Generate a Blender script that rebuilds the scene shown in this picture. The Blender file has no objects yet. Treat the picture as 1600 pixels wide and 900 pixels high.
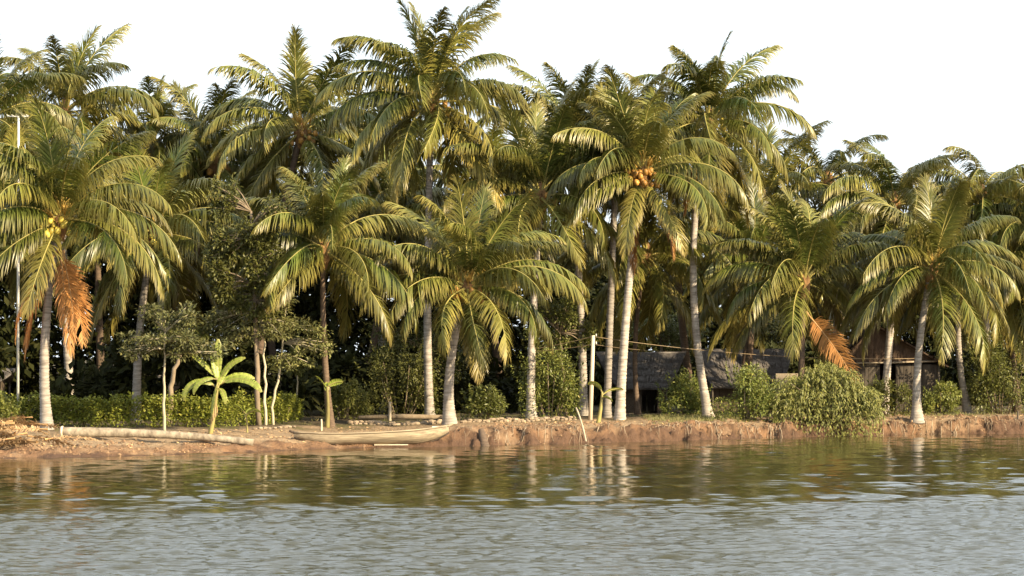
import bpy, math, random
import numpy as np
from mathutils import Vector, Matrix

R = math.radians
scene = bpy.context.scene
C = scene.collection

# ------------------------------------------------------------------ camera, sky, sun, exposure
KD = 1.7                           # how far the camera stands back (1 = about 57 m from the bank)
FPX = 2537.0 * KD                  # focal length in pixels of a 1600 px wide frame
CAM_H = 3.0
PITCH = math.atan(110.0 / FPX)
cam_data = bpy.data.cameras.new('camera')
cam = bpy.data.objects.new('camera', cam_data); C.objects.link(cam)
cam.location = (0, 0, CAM_H); cam.rotation_euler = (R(90) + PITCH, 0, 0)
cam_data.sensor_width = 36; cam_data.lens = FPX / 1600 * 36
cam_data.clip_start = 0.1; cam_data.clip_end = 5000
scene.camera = cam

SUN_AZ, SUN_EL = R(127), R(26)     # clockwise from +Y (view direction): behind the camera, to the right
world = bpy.data.worlds.new('World'); scene.world = world; world.use_nodes = True
wn = world.node_tree; wn.nodes.clear()
sky = wn.nodes.new('ShaderNodeTexSky'); sky.sky_type = 'NISHITA'; sky.sun_disc = False
sky.sun_elevation = SUN_EL; sky.sun_rotation = SUN_AZ
sky.air_density = 1.0; sky.dust_density = 3.0; sky.ozone_density = 1.0
hz = wn.nodes.new('ShaderNodeMix'); hz.data_type = 'RGBA'; hz.inputs[0].default_value = 0.72
hz.inputs[7].default_value = (9.0, 9.9, 10.6, 1)         # an even veil of pale haze over the whole sky
bg = wn.nodes.new('ShaderNodeBackground'); bg.inputs[1].default_value = 0.075
wo = wn.nodes.new('ShaderNodeOutputWorld')
wn.links.new(sky.outputs[0], hz.inputs[6]); wn.links.new(hz.outputs[2], bg.inputs[0]); wn.links.new(bg.outputs[0], wo.inputs[0])

sd = bpy.data.lights.new('sun', 'SUN'); sun = bpy.data.objects.new('sun', sd); C.objects.link(sun)
sd.energy = 5.0; sd.angle = R(0.5); sd.color = (1.0, 0.81, 0.53)
to_sun = Vector((math.sin(SUN_AZ) * math.cos(SUN_EL), math.cos(SUN_AZ) * math.cos(SUN_EL), math.sin(SUN_EL)))
sun.rotation_euler = to_sun.to_track_quat('Z', 'Y').to_euler(); sun.location = (40, -40, 40)
vs = scene.view_settings
vs.view_transform = 'Standard'; vs.look = 'None'; vs.gamma = 1.0; vs.exposure = 1.2; vs.use_curve_mapping = False
scene.cycles.max_bounces = 6; scene.cycles.diffuse_bounces = 3; scene.cycles.transmission_bounces = 3

rnd = random.Random(7)
rng = np.random.default_rng(11)

# ------------------------------------------------------------------ helpers
def vnoise(x, y, seed=0):
    x = np.asarray(x, float); y = np.asarray(y, float)
    i = np.floor(x); j = np.floor(y); u = x - i; v = y - j
    u = u * u * (3 - 2 * u); v = v * v * (3 - 2 * v)
    def h(a, b):
        s = np.sin(a * 127.1 + b * 311.7 + seed * 74.7) * 43758.5453
        return s - np.floor(s)
    return ((h(i, j) * (1 - u) + h(i + 1, j) * u) * (1 - v) + (h(i, j + 1) * (1 - u) + h(i + 1, j + 1) * u) * v) * 2 - 1
def fbm(x, y, seed=0, oct=4):
    a, t, f = 1.0, 0, 1.0
    for k in range(oct):
        t = t + a * vnoise(np.asarray(x) * f, np.asarray(y) * f, seed + k * 13); a *= .5; f *= 2.03
    return t
def smooth(a, b, x):
    t = np.clip((np.asarray(x, float) - a) / (b - a), 0, 1); return t * t * (3 - 2 * t)

def mesh_np(name, V, quads=None, tris=None, mats=(), smoothf=False, tint=None, qmat=None, tmat=None):
    V = np.asarray(V, np.float32).reshape(-1, 3)
    q = np.zeros((0, 4), np.int32) if quads is None else np.asarray(quads, np.int32).reshape(-1, 4)
    t = np.zeros((0, 3), np.int32) if tris is None else np.asarray(tris, np.int32).reshape(-1, 3)
    me = bpy.data.meshes.new(name)
    me.vertices.add(len(V)); me.vertices.foreach_set('co', V.ravel())
    nl = q.size + t.size
    me.loops.add(nl); me.loops.foreach_set('vertex_index', np.concatenate([q.ravel(), t.ravel()]).astype(np.int32))
    n = len(q) + len(t); me.polygons.add(n)
    st = np.concatenate([np.arange(len(q)) * 4, q.size + np.arange(len(t)) * 3]).astype(np.int32)
    me.polygons.foreach_set('loop_start', st)
    mi = np.concatenate([np.zeros(len(q), np.int32) if qmat is None else np.asarray(qmat, np.int32),
                         np.zeros(len(t), np.int32) if tmat is None else np.asarray(tmat, np.int32)])
    me.polygons.foreach_set('material_index', mi)
    me.polygons.foreach_set('use_smooth', np.full(n, smoothf, bool))
    for m in mats: me.materials.append(m)
    if tint is not None:
        at = me.color_attributes.new('tint', 'FLOAT_COLOR', 'POINT')
        tt = np.asarray(tint, np.float32)
        c = np.ones((len(V), 4), np.float32); c[:, :tt.shape[1]] = tt
        at.data.foreach_set('color', c.ravel())
    me.update(calc_edges=True); me.validate()
    return me

class MB:
    """collects tubes and boxes into one mesh"""
    def __init__(s): s.v = []; s.q = []; s.t = []; s.n = 0
    def add(s, V, q=(), t=()):
        s.v.append(np.asarray(V, float).reshape(-1, 3))
        s.q += [tuple(i + s.n for i in f) for f in q]; s.t += [tuple(i + s.n for i in f) for f in t]
        s.n += len(s.v[-1])
    def tube(s, pts, radii, k=8, caps=True, flat=1.0, jit=0, seed=0):
        pts = np.asarray(pts, float); n = len(pts); rr = np.broadcast_to(np.asarray(radii, float), (n,))
        T = np.gradient(pts, axis=0); T /= np.linalg.norm(T, axis=1)[:, None] + 1e-9
        ref = np.array([0, 1.0, 0]) if abs(T[0][1]) < .8 else np.array([1.0, 0, 0])
        V = []; q = []; g = np.random.default_rng(seed)
        for i in range(n):
            a = np.cross(T[i], ref); a /= np.linalg.norm(a); b = np.cross(T[i], a)
            for j in range(k):
                th = 2 * math.pi * j / k; r = rr[i] * (1 + (g.uniform(-jit, jit) if jit else 0))
                V.append(pts[i] + (a * math.cos(th) + b * math.sin(th) * flat) * r)
        for i in range(n - 1):
            for j in range(k):
                q.append((i * k + j, i * k + (j + 1) % k, (i + 1) * k + (j + 1) % k, (i + 1) * k + j))
        t = []
        if caps:
            for e, off in ((0, 0), (n - 1, (n - 1) * k)):
                V.append(pts[e]); ci = len(V) - 1
                for j in range(k):
                    t.append((ci, off + (j + 1) % k, off + j) if e == 0 else (ci, off + j, off + (j + 1) % k))
        s.add(V, q, t); return s
    def box(s, c, size, rot=None, jit=0, seed=0):
        g = np.random.default_rng(seed)
        V = np.array([[x, y, z] for x in (-.5, .5) for y in (-.5, .5) for z in (-.5, .5)]) * np.asarray(size)
        V = V + g.uniform(-jit, jit, V.shape)
        if rot is not None: V = V @ np.array(rot).T
        s.add(V + np.asarray(c), [(0, 1, 3, 2), (4, 6, 7, 5), (0, 4, 5, 1), (2, 3, 7, 6), (0, 2, 6, 4), (1, 5, 7, 3)]); return s
    def mesh(s, name, mats, smoothf=True, tint=None):
        return mesh_np(name, np.concatenate(s.v), s.q, s.t, mats, smoothf, tint)

def link(name, me, parent=None, loc=(0, 0, 0), rot=(0, 0, 0), scale=(1, 1, 1)):
    o = bpy.data.objects.new(name, me); C.objects.link(o)
    o.location = loc; o.rotation_euler = rot
    o.scale = scale if hasattr(scale, '__len__') else (scale,) * 3
    if parent is not None: o.parent = parent
    return o
def tag(o, label, cat, group=None, kind=None):
    o['label'] = label; o['category'] = cat
    if group: o['group'] = group
    if kind: o['kind'] = kind
    return o
def thing(name, label, cat, loc=(0, 0, 0), group=None, rotz=0):
    return tag(link(name, None, None, loc, (0, 0, rotz)), label, cat, group)

# ------------------------------------------------------------------ materials
def new_mat(name):
    m = bpy.data.materials.new(name); m.use_nodes = True; nt = m.node_tree; nt.nodes.clear()
    out = nt.nodes.new('ShaderNodeOutputMaterial'); b = nt.nodes.new('ShaderNodeBsdfPrincipled')
    nt.links.new(b.outputs[0], out.inputs[0]); return m, nt, b, out
def mixc(nt, fac, a, b, mode='MIX'):
    n = nt.nodes.new('ShaderNodeMix'); n.data_type = 'RGBA'; n.blend_type = mode
    for s, v in ((n.inputs[0], fac), (n.inputs[6], a), (n.inputs[7], b)):
        if hasattr(v, 'links') or isinstance(v, bpy.types.NodeSocket): nt.links.new(v, s)
        elif isinstance(v, (int, float)): s.default_value = v
        else: s.default_value = (*v, 1)
    return n.outputs[2]
def mathn(nt, op, a, b=0.0, c=None):
    n = nt.nodes.new('ShaderNodeMath'); n.operation = op
    for s, v in zip(n.inputs, (a, b, c)):
        if v is None: continue
        if isinstance(v, bpy.types.NodeSocket): nt.links.new(v, s)
        else: s.default_value = v
    return n.outputs[0]
def noise(nt, scale, detail=4, coord='Object', stretch=None, rough=.6):
    tc = nt.nodes.new('ShaderNodeTexCoord'); src = tc.outputs[coord]
    if stretch:
        mp = nt.nodes.new('ShaderNodeMapping'); mp.inputs['Scale'].default_value = stretch
        nt.links.new(src, mp.inputs[0]); src = mp.outputs[0]
    n = nt.nodes.new('ShaderNodeTexNoise'); n.inputs['Scale'].default_value = scale
    n.inputs['Detail'].default_value = detail; n.inputs['Roughness'].default_value = rough
    nt.links.new(src, n.inputs[0]); return n.outputs[0]
def ramp(nt, fac, stops):
    n = nt.nodes.new('ShaderNodeValToRGB'); e = n.color_ramp.elements
    while len(e) < len(stops): e.new(.5)
    for k, (p, c) in enumerate(stops): e[k].position = p; e[k].color = (*c, 1)
    nt.links.new(fac, n.inputs[0]); return n.outputs[0]
def bump(nt, b, h, strength=.4, dist=.02):
    n = nt.nodes.new('ShaderNodeBump'); n.inputs['Strength'].default_value = strength; n.inputs['Distance'].default_value = dist
    nt.links.new(h, n.inputs['Height']); nt.links.new(n.outputs[0], b.inputs['Normal'])

def rough_mat(name, c1, c2, scale=6, rough=.85, stretch=None, bs=.5, bd=.02, coord='Object', randv=.25):
    m, nt, b, out = new_mat(name)
    f = noise(nt, scale, 6, coord, stretch)
    col = ramp(nt, f, [(.3, c1), (.7, c2)])
    oi = nt.nodes.new('ShaderNodeObjectInfo')
    v = mathn(nt, 'MULTIPLY_ADD', oi.outputs['Random'], 2 * randv, 1 - randv)
    cv = nt.nodes.new('ShaderNodeCombineColor')
    for k in range(3): nt.links.new(v, cv.inputs[k])
    col = mixc(nt, 1.0, col, cv.outputs[0], 'MULTIPLY')
    nt.links.new(col, b.inputs['Base Color']); b.inputs['Roughness'].default_value = rough
    b.inputs['Specular IOR Level'].default_value = .3
    bump(nt, b, noise(nt, scale * 3, 5, coord, stretch), bs, bd)
    return m

def leaf_mat(name, ca, cb, cold, rough=.42, trans=.25, spec=.5, randv=.3):
    """tint.r: ageing towards cold, tint.g: lightness of the single leaflet"""
    m, nt, b, out = new_mat(name)
    at = nt.nodes.new('ShaderNodeAttribute'); at.attribute_name = 'tint'
    sp = nt.nodes.new('ShaderNodeSeparateColor'); nt.links.new(at.outputs['Color'], sp.inputs[0])
    oi = nt.nodes.new('ShaderNodeObjectInfo')
    col = mixc(nt, oi.outputs['Random'], ca, cb)
    col = mixc(nt, sp.outputs[0], col, cold)
    w = nt.nodes.new('ShaderNodeTexWhiteNoise'); w.noise_dimensions = '1D'; nt.links.new(oi.outputs['Random'], w.inputs['W'])
    v = mathn(nt, 'MULTIPLY', mathn(nt, 'MULTIPLY_ADD', sp.outputs[1], .9, .55), mathn(nt, 'MULTIPLY_ADD', w.outputs[0], 2 * randv, 1 - randv))
    cv = nt.nodes.new('ShaderNodeCombineColor')
    for k in range(3): nt.links.new(v, cv.inputs[k])
    col = mixc(nt, 1.0, col, cv.outputs[0], 'MULTIPLY')
    nt.links.new(col, b.inputs['Base Color']); b.inputs['Roughness'].default_value = rough
    b.inputs['Specular IOR Level'].default_value = spec
    tr = nt.nodes.new('ShaderNodeBsdfTranslucent'); nt.links.new(col, tr.inputs[0])
    mx = nt.nodes.new('ShaderNodeMixShader'); mx.inputs[0].default_value = trans
    nt.links.new(b.outputs[0], mx.inputs[1]); nt.links.new(tr.outputs[0], mx.inputs[2]); nt.links.new(mx.outputs[0], out.inputs[0])
    return m

M_leaf = leaf_mat('palm_leaflet', (.058, .092, .015), (.122, .128, .026), (.44, .30, .08), rough=.38, trans=.17, spec=.42, randv=.35)
M_rachis = rough_mat('palm_rachis', (.24, .21, .06), (.36, .30, .09), 8, .5, randv=.2)
M_dead = leaf_mat('dead_palm_leaflet', (.34, .115, .025), (.50, .22, .05), (.34, .21, .09), rough=.6, trans=.2, spec=.2)
M_hay = leaf_mat('dry_palm_leaflet', (.36, .24, .12), (.45, .31, .17), (.25, .15, .08), rough=.7, trans=.1, spec=.2)
M_deadrachis = rough_mat('dead_rachis', (.30, .17, .07), (.42, .26, .12), 8, .7)
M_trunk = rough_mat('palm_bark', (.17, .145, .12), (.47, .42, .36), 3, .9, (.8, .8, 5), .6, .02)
M_trunkd = rough_mat('brown_shaded_palm_bark', (.075, .052, .036), (.15, .105, .072), 5, .9, (1, 1, 4), .5, .02)  # brown bark, darkened further for the shade on the trunk by the boat
M_sheath = rough_mat('palm_fibre', (.16, .09, .04), (.30, .17, .07), 12, .95, (1, 1, .3), .8, .03)
M_nutg = rough_mat('yellow_coconut', (.42, .34, .06), (.55, .42, .08), 4, .4, bs=.1, randv=.3)
M_nuto = rough_mat('orange_coconut', (.30, .145, .035), (.46, .25, .06), 4, .4, bs=.1, randv=.3)
M_stalk = rough_mat('flower_stalk', (.50, .32, .07), (.62, .42, .12), 6, .6, randv=.2)
M_wood = rough_mat('weathered_shaded_wood', (.055, .043, .033), (.12, .10, .078), 4, .85, (1, 1, .15), .5, .01)  # weathered timber, with the shade over the plank hut darkened into its colour
M_pole = rough_mat('pale_pole', (.42, .34, .24), (.58, .48, .35), 4, .8, (1, 1, .15), .3, .01)
M_board = rough_mat('boat_wood', (.17, .13, .085), (.37, .30, .20), 3, .75, (.5, 3, 4), .4, .008, randv=.12)
M_dark = rough_mat('dark_boat_wood', (.05, .035, .025), (.10, .07, .05), 4, .8)
M_thatch = rough_mat('grey_thatch', (.075, .065, .06), (.17, .155, .145), 9, .95, (1, 1, .3), .8, .03)  # thatch and wall colours are lowered to carry the shade over the huts
M_thatchb = rough_mat('brown_thatch', (.06, .04, .027), (.12, .08, .055), 9, .95, (1, 1, .3), .8, .03)
M_wall = rough_mat('woven_wall', (.06, .045, .03), (.12, .09, .065), 20, .9)
M_stone = rough_mat('edging_stone', (.22, .165, .11), (.40, .31, .215), 5, .9, bs=.6)
M_wire = rough_mat('wire', (.20, .15, .09), (.26, .19, .11), 5, .6)
M_metal = rough_mat('mast_paint', (.55, .53, .48), (.66, .64, .58), 5, .5)
M_bstem = rough_mat('banana_stem', (.16, .13, .045), (.30, .26, .09), 6, .6, (1, 1, .3), .3)
M_bleaf = leaf_mat('banana_leaf', (.23, .29, .046), (.27, .31, .05), (.38, .27, .08), rough=.42, trans=.3, spec=.5, randv=.15)
M_bark = rough_mat('tree_bark', (.20, .15, .10), (.32, .25, .17), 7, .9, (1, 1, .4))
M_barkp = rough_mat('pale_bark', (.38, .33, .22), (.52, .46, .32), 7, .9, (1, 1, .4))
M_tleaf = leaf_mat('tree_leaf', (.085, .10, .022), (.115, .12, .028), (.20, .17, .04), rough=.45, trans=.22, spec=.3)
M_tier = leaf_mat('tiered_tree_leaf', (.125, .135, .045), (.15, .15, .05), (.24, .20, .07), rough=.5, trans=.2, spec=.3)
M_hedge = leaf_mat('hedge_leaf', (.15, .175, .028), (.17, .19, .032), (.32, .29, .05), rough=.45, trans=.25, spec=.3)
M_shrub = leaf_mat('shrub_leaf', (.11, .14, .03), (.15, .165, .035), (.28, .24, .06), rough=.42, trans=.25)
M_willow = leaf_mat('feathery_leaf', (.17, .19, .045), (.20, .205, .05), (.32, .28, .08), rough=.5, trans=.25)
M_thicket = leaf_mat('thicket_leaf', (.022, .027, .007), (.028, .032, .008), (.05, .045, .012), rough=.6, trans=.12, spec=.12)  # leaf colour kept very dark to deepen the shade between the trunks
M_grass = leaf_mat('grass_blade', (.15, .16, .04), (.18, .18, .05), (.34, .28, .12), rough=.6, trans=.2)
M_litter = leaf_mat('leaf_litter', (.42, .27, .13), (.5, .34, .18), (.20, .11, .05), rough=.8, trans=.05)

# ground: colours of soil zones come with the mesh (tint = rgb), fine grain from noise
def ground_mat():
    m, nt, b, out = new_mat('soil')
    at = nt.nodes.new('ShaderNodeAttribute'); at.attribute_name = 'tint'
    f = noise(nt, 3.5, 8, 'Object', None, .7)
    g = ramp(nt, f, [(.28, (.62, .58, .54)), (.5, (1, 1, 1)), (.72, (1.25, 1.22, 1.18))])
    col = mixc(nt, 1.0, at.outputs['Color'], g, 'MULTIPLY')
    nt.links.new(col, b.inputs['Base Color']); b.inputs['Roughness'].default_value = .9
    b.inputs['Specular IOR Level'].default_value = .25
    bump(nt, b, noise(nt, 9, 8, 'Object', None, .7), 1.0, .12)
    return m
M_soil = ground_mat()

# ------------------------------------------------------------------ terrain
WL = np.array([(-200, 722), (0, 716), (200, 712), (400, 706), (500, 701), (700, 697), (800, 695), (920, 692), (1100, 687), (1200, 683.5), (1350, 680.5), (1600, 677), (1800, 675)], float)
_d = CAM_H * FPX / (WL[:, 1] - 560)
_x = (WL[:, 0] - 800) / FPX * _d
def yw(x):
    x = np.asarray(x, float)
    y = np.interp(x, _x, _d)
    y = y + np.where(x < _x[0], (x - _x[0]) * .2, 0) + np.where(x > _x[-1], (x - _x[-1]) * .25, 0)
    return y
PL = np.array([(-60, -2.2), (-3, -.3), (0, 0), (.5, .13), (1.4, .26), (3, .42), (5, .58), (8, .66), (30, .8), (120, 1.1), (2500, 3)])
PR = np.array([(-60, -2.2), (-3, -.6), (-.15, -.05), (0, 0), (.12, .2), (.32, .46), (.7, .55), (4, .62), (8, .68), (30, .8), (120, 1.1), (2500, 3)])
def ground_z(x, y):
    x = np.asarray(x, float); y = np.asarray(y, float)
    s = (y - yw(x)) / KD
    e = np.exp(-(s / 6.0) ** 2)
    w0 = smooth(-4.2, -1.5, x)
    s2 = s + e * (.30 * vnoise(x * .35, y * .3, 3) + .10 * vnoise(x * 1.7, y * .8, 5) + .07 * vnoise(x * 7, y * 5, 8) - w0 * .22 * smooth(.55, .85, vnoise(x * .8, 0, 17)) + w0 * .12 * vnoise(x * 3.7, y * 5.3, 19) + .10 * vnoise(x * 6.3, y * 7.7, 23))
    w = smooth(-4.2, -1.5, x)
    z = np.interp(s2, PL[:, 0], PL[:, 1]) * (1 - w) + np.interp(s2, PR[:, 0], PR[:, 1]) * w
    amp = smooth(-.5, .3, s) * (.03 + .09 * np.exp(-((s - .6) / 1.6) ** 2))
    z = z + amp * fbm(x * 1.8, y * 1.8, 21, 4)
    # a soft mound of mud left of the boat's bow, and one right of the stern
    return z
def gz(x, y): return float(ground_z(x, y))

def ray(px, py):
    r, u = (px - 800) / FPX, (450 - py) / FPX
    return np.array([r, math.cos(PITCH) - u * math.sin(PITCH), math.sin(PITCH) + u * math.cos(PITCH)])
def at(px, py, depth):
    d = ray(px, py); p = d * (depth / d[1]); p[2] += CAM_H; return p
def dep(px, d):
    dw = CAM_H * FPX / (np.interp(px, WL[:, 0], WL[:, 1]) - 560)
    return float(dw + (d - dw / KD) * 1.35)
def on_ground(px, py):
    d = ray(px, py); Y = np.arange(44 * KD, 130 * KD, .06)
    P = d[None, :] * (Y / d[1])[:, None]; P[:, 2] += CAM_H
    hit = np.nonzero(P[:, 2] <= ground_z(P[:, 0], P[:, 1]))[0]
    if len(hit) == 0: return at(px, py, 80 * KD)
    p = P[hit[0]]; p[2] = gz(p[0], p[1]); return p

xs = np.concatenate([-np.geomspace(1500, 36, 22), np.arange(-32, 32.01, .08), np.geomspace(36, 1500, 22)])
ss = np.concatenate([-np.geomspace(120, 2, 14), np.arange(-1.6, 7, .07), np.arange(7, 16, .3), np.geomspace(16, 2400, 40)])
X, S = np.meshgrid(xs, ss, indexing='ij'); Y = yw(X) + S * KD; Z = ground_z(X, Y)
nx, ns = X.shape
idx = np.arange(nx * ns).reshape(nx, ns)
Q = np.stack([idx[:-1, :-1], idx[1:, :-1], idx[1:, 1:], idx[:-1, 1:]], -1).reshape(-1, 4)
def lerp3(a, b, t): return a * (1 - t[..., None]) + np.array(b) * t[..., None]
col = np.broadcast_to(np.array([.29, .165, .088]), X.shape + (3,)).copy()          # reddish mud of the cut bank
n1 = fbm(X * .7, Y * .7, 41); n2 = fbm(X * 2.5, Y * 2.5, 45)
col = lerp3(col, (.15, .085, .05), smooth(.0, .8, n2) * (1 - smooth(.5, 1.3, S)) * .8)
col = lerp3(col, (.37, .245, .145), smooth(.1, .9, fbm(X * 1.6, Y * 1.6, 47)) * .7)
n3 = fbm(X * 4.3, Y * 4.3, 49, 3)
col = lerp3(col, (.085, .05, .03), smooth(.15, .7, n3) * (1 - smooth(.45, .9, S)) * smooth(-6, -2, X) * .85)  # dark speckles painted in for shadowed crevices of the bank face
col = lerp3(col, (.385, .275, .17), smooth(.45, 1.0, S + .25 * n1 - .35 * smooth(-2, -5, X)))       # sandy path on top
col = lerp3(col, (.11, .085, .05), smooth(3.6, 6.5, S + .7 * n1))                   # dark litter soil under the trees
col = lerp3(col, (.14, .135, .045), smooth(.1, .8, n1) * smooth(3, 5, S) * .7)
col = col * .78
col = lerp3(col, (.115, .066, .04), 1 - smooth(.02, .2, S + .06 * n2))              # wet strip
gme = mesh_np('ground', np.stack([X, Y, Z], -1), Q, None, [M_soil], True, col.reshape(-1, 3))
g = link('ground', gme); g['kind'] = 'structure'; g['label'] = 'reddish mud river bank with a pale sandy path on top'

# ------------------------------------------------------------------ water
def water_mat():
    m, nt, b, out = new_mat('river_water')
    b.inputs['Base Color'].default_value = (.036, .033, .010, 1)
    b.inputs['IOR'].default_value = 1.4
    at_ = nt.nodes.new('ShaderNodeAttribute'); at_.attribute_name = 'tint'
    sp = nt.nodes.new('ShaderNodeSeparateColor'); nt.links.new(at_.outputs['Color'], sp.inputs[0])
    nt.links.new(mathn(nt, 'MULTIPLY_ADD', sp.outputs[0], .07, .04), b.inputs['Roughness'])
    h = noise(nt, 7.5, 4, 'Object', (.6, 1.2, 1), .6)
    n = nt.nodes.new('ShaderNodeBump'); n.inputs['Distance'].default_value = .05
    nt.links.new(mathn(nt, 'MULTIPLY_ADD', sp.outputs[0], .3, .04), n.inputs['Strength'])
    nt.links.new(h, n.inputs['Height']); nt.links.new(n.outputs[0], b.inputs['Normal'])
    return m
wx = np.concatenate([-np.geomspace(1500, 34, 16), np.arange(-32, -13, .14), np.arange(-13, 13, .08), np.arange(13, 32.01, .14), np.geomspace(34, 1500, 16)])
wy = np.concatenate([np.linspace(-600, 16 * KD, 12), np.arange(17 * KD, 36 * KD, .085), np.arange(36 * KD, 62 * KD, .13), np.arange(62 * KD, 70 * KD, .3), np.geomspace(72 * KD, 1500, 10)])
WX, WY = np.meshgrid(wx, wy, indexing='ij')
VY = WY / KD
bx = VY + 2.4 * vnoise(WX * .14, VY * .25, 61) + .9 * vnoise(WX * .5, WY * .9, 62) - 6.5 * smooth(3, 15, WX)
rough = 1 - smooth(26.8, 33.5, bx)
mid = (1 - smooth(36, 50, bx))
fade = smooth(-33, -30, WX) * (1 - smooth(30, 33, WX)) * smooth(16, 19, VY) * (1 - smooth(66, 70, VY))
H = np.zeros_like(WX); g2 = np.random.default_rng(5)
for k in range(72):
    lam = g2.uniform(.2, .45) if k < 32 else g2.uniform(.32, .85) if k < 60 else g2.uniform(1.0, 2.6)
    th = g2.normal(math.pi / 2, .75 if k < 32 else .36); kk = 2 * math.pi / lam
    ph = g2.uniform(0, 6.28)
    sl = rough * .036 if k < 32 else .0110 + .0150 * mid + .001 * rough if k < 60 else .003 + .002 * mid      # slope amplitude
    H += sl / kk * np.sin(kk * (WX * math.cos(th) + WY * math.sin(th)) + ph + .8 * vnoise(WX * .3 + k, WY * .3, 70))
gust = .6 + .9 * smooth(-.2, .9, fbm(WX * .3, WY * .8, 66, 3))
gust = gust * (1 - rough) + rough * (.85 + .3 * gust)
H *= fade * gust
nwx, nwy = WX.shape; wi = np.arange(nwx * nwy).reshape(nwx, nwy)
WQ = np.stack([wi[:-1, :-1], wi[1:, :-1], wi[1:, 1:], wi[:-1, 1:]], -1).reshape(-1, 4)
wt = np.stack([rough * .85 + mid * .15, gust, mid], -1).reshape(-1, 3)
w = link('river_water', mesh_np('river_water', np.stack([WX, WY, H], -1), WQ, None, [water_mat()], True, wt))
w['kind'] = 'structure'; w['label'] = 'olive brown river with pale sky glints on its ripples'

# ------------------------------------------------------------------ palm parts
def build_frond(e0, e1, seed, L=4.4, dead=0, hang=1.0, lmax=1.15, n=132, mats=None, flat=False, twist=0):
    g = np.random.default_rng(seed)
    K = 26; t = np.linspace(0, 1, K)
    p = g.uniform(1.15, 1.6)
    ang = np.radians(e0 + (e1 - e0) * t ** p)
    T = np.stack([np.cos(ang), np.zeros(K), np.sin(ang)], -1)
    T[:, 1] += g.uniform(-.34, .34) * t
    T /= np.linalg.norm(T, axis=1)[:, None]
    P = np.concatenate([[[0, 0, 0]], np.cumsum((T[1:] + T[:-1]) / 2 * (L / (K - 1)), 0)])
    V, q, tr, tint, qm, tm = [], [], [], [], [], []
    nv = 0; gaps = [(sd2, c0, g.uniform(.01, .03)) for sd2 in (-1, 1) for c0 in g.uniform(.2, 1, 3)]
    # rachis
    k = 5; rad = np.interp(t, [0, .06, .2, 1], [.085, .05, .030, .005])
    for i in range(K):
        a = np.array([0, 1.0, 0]); b = np.cross(T[i], a)
        for j in range(k):
            th = 2 * math.pi * j / k
            V.append(P[i] + (a * math.cos(th) * 1.15 + b * math.sin(th)) * rad[i]); tint.append((0, .5, 0))
    for i in range(K - 1):
        for j in range(k):
            q.append((i * k + j, i * k + (j + 1) % k, (i + 1) * k + (j + 1) % k, (i + 1) * k + j)); qm.append(1)
    nv = len(V)
    dn = np.array([0, 0, -1.0])
    for side in (-1, 1):
        for j in range(n):
            u = .13 + .865 * (j + g.uniform(-.35, .35)) / n
            if g.random() < (.06 + .3 * (dead > 0)) or any(sd2 == side and abs(u - c0) < w0 for sd2, c0, w0 in gaps): continue
            f = u * (K - 1); i0 = min(int(f), K - 2); fr = f - i0
            pt = P[i0] * (1 - fr) + P[i0 + 1] * fr
            tt = T[i0] * (1 - fr) + T[i0 + 1] * fr; tt /= np.linalg.norm(tt)
            yy = np.array([0, side, 0.]); yy -= tt * yy.dot(tt); yy /= np.linalg.norm(yy)
            nn = np.cross(tt, yy) * side
            if twist: yy, nn = yy * math.cos(twist) + nn * side * math.sin(twist), nn * math.cos(twist) - yy * side * math.sin(twist)
            if nn[2] < 0 and e0 > -40: nn = nn
            phi = math.radians(np.interp(u, [.1, .5, .9, 1], [72, 55, 32, 15]) * (.62 if e0 > 80 else .78 if e0 > 70 else 1) + g.normal(0, 7))
            v = math.radians(12 + g.normal(0, 8))
            d = tt * math.cos(phi) + (yy * math.cos(v) + nn * math.sin(v)) * math.sin(phi)
            ll = lmax * np.interp(u, [.1, .2, .42, .75, 1], [.5, .8, 1, .82, .38]) * g.uniform(.86, 1.1)
            wd = .5 * .047 * np.interp(u, [.1, .5, 1], [.9, 1.1, .55])
            h = hang * g.uniform(.75, 1.3)
            br = g.random() < .06
            pts = [pt]; dirs = []
            for s in range(3):
                dd = d + dn * h * (.25, .8, 1.4)[s] * (2.2 if br and s else 1)
                if flat: dd = d + dn * .25 * s + np.array([0, 0, g.normal(0, .2)]) + g.normal(0, .06, 3)
                dd /= np.linalg.norm(dd); dirs.append(dd); pts.append(pts[-1] + dd * ll / 3)
            dirs.append(dirs[-1])
            # ageing towards tip; each leaflet has its own lightness
            old = np.clip((u - .72) * 1.6, 0, 1) * (.25 + .4 * max(0, -e0 / 60)) + max(0, -e0) / 260 + g.uniform(0, .07)
            lt = np.clip(g.normal(.5, .18), 0, 1)
            for s in range(4):
                w_ = tt - dirs[s] * tt.dot(dirs[s]); w_ /= np.linalg.norm(w_) + 1e-9
                w_ = w_ * wd * (.8, 1.1, .8, 0)[s]
                tip = (0, .03, .12, .35)[s]
                c = (min(1, old + tip), lt, 0)
                if s < 3: V.append(pts[s] - w_); V.append(pts[s] + w_); tint += [c, c]
                else: V.append(pts[s]); tint.append(c)
            q += [(nv, nv + 1, nv + 3, nv + 2), (nv + 2, nv + 3, nv + 5, nv + 4)]; qm += [0, 0]
            tr.append((nv + 4, nv + 5, nv + 6)); tm.append(0); nv += 7
    return mesh_np('frond', V, q, tr, mats or [M_leaf, M_rachis], True, tint, qm, tm)

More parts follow.
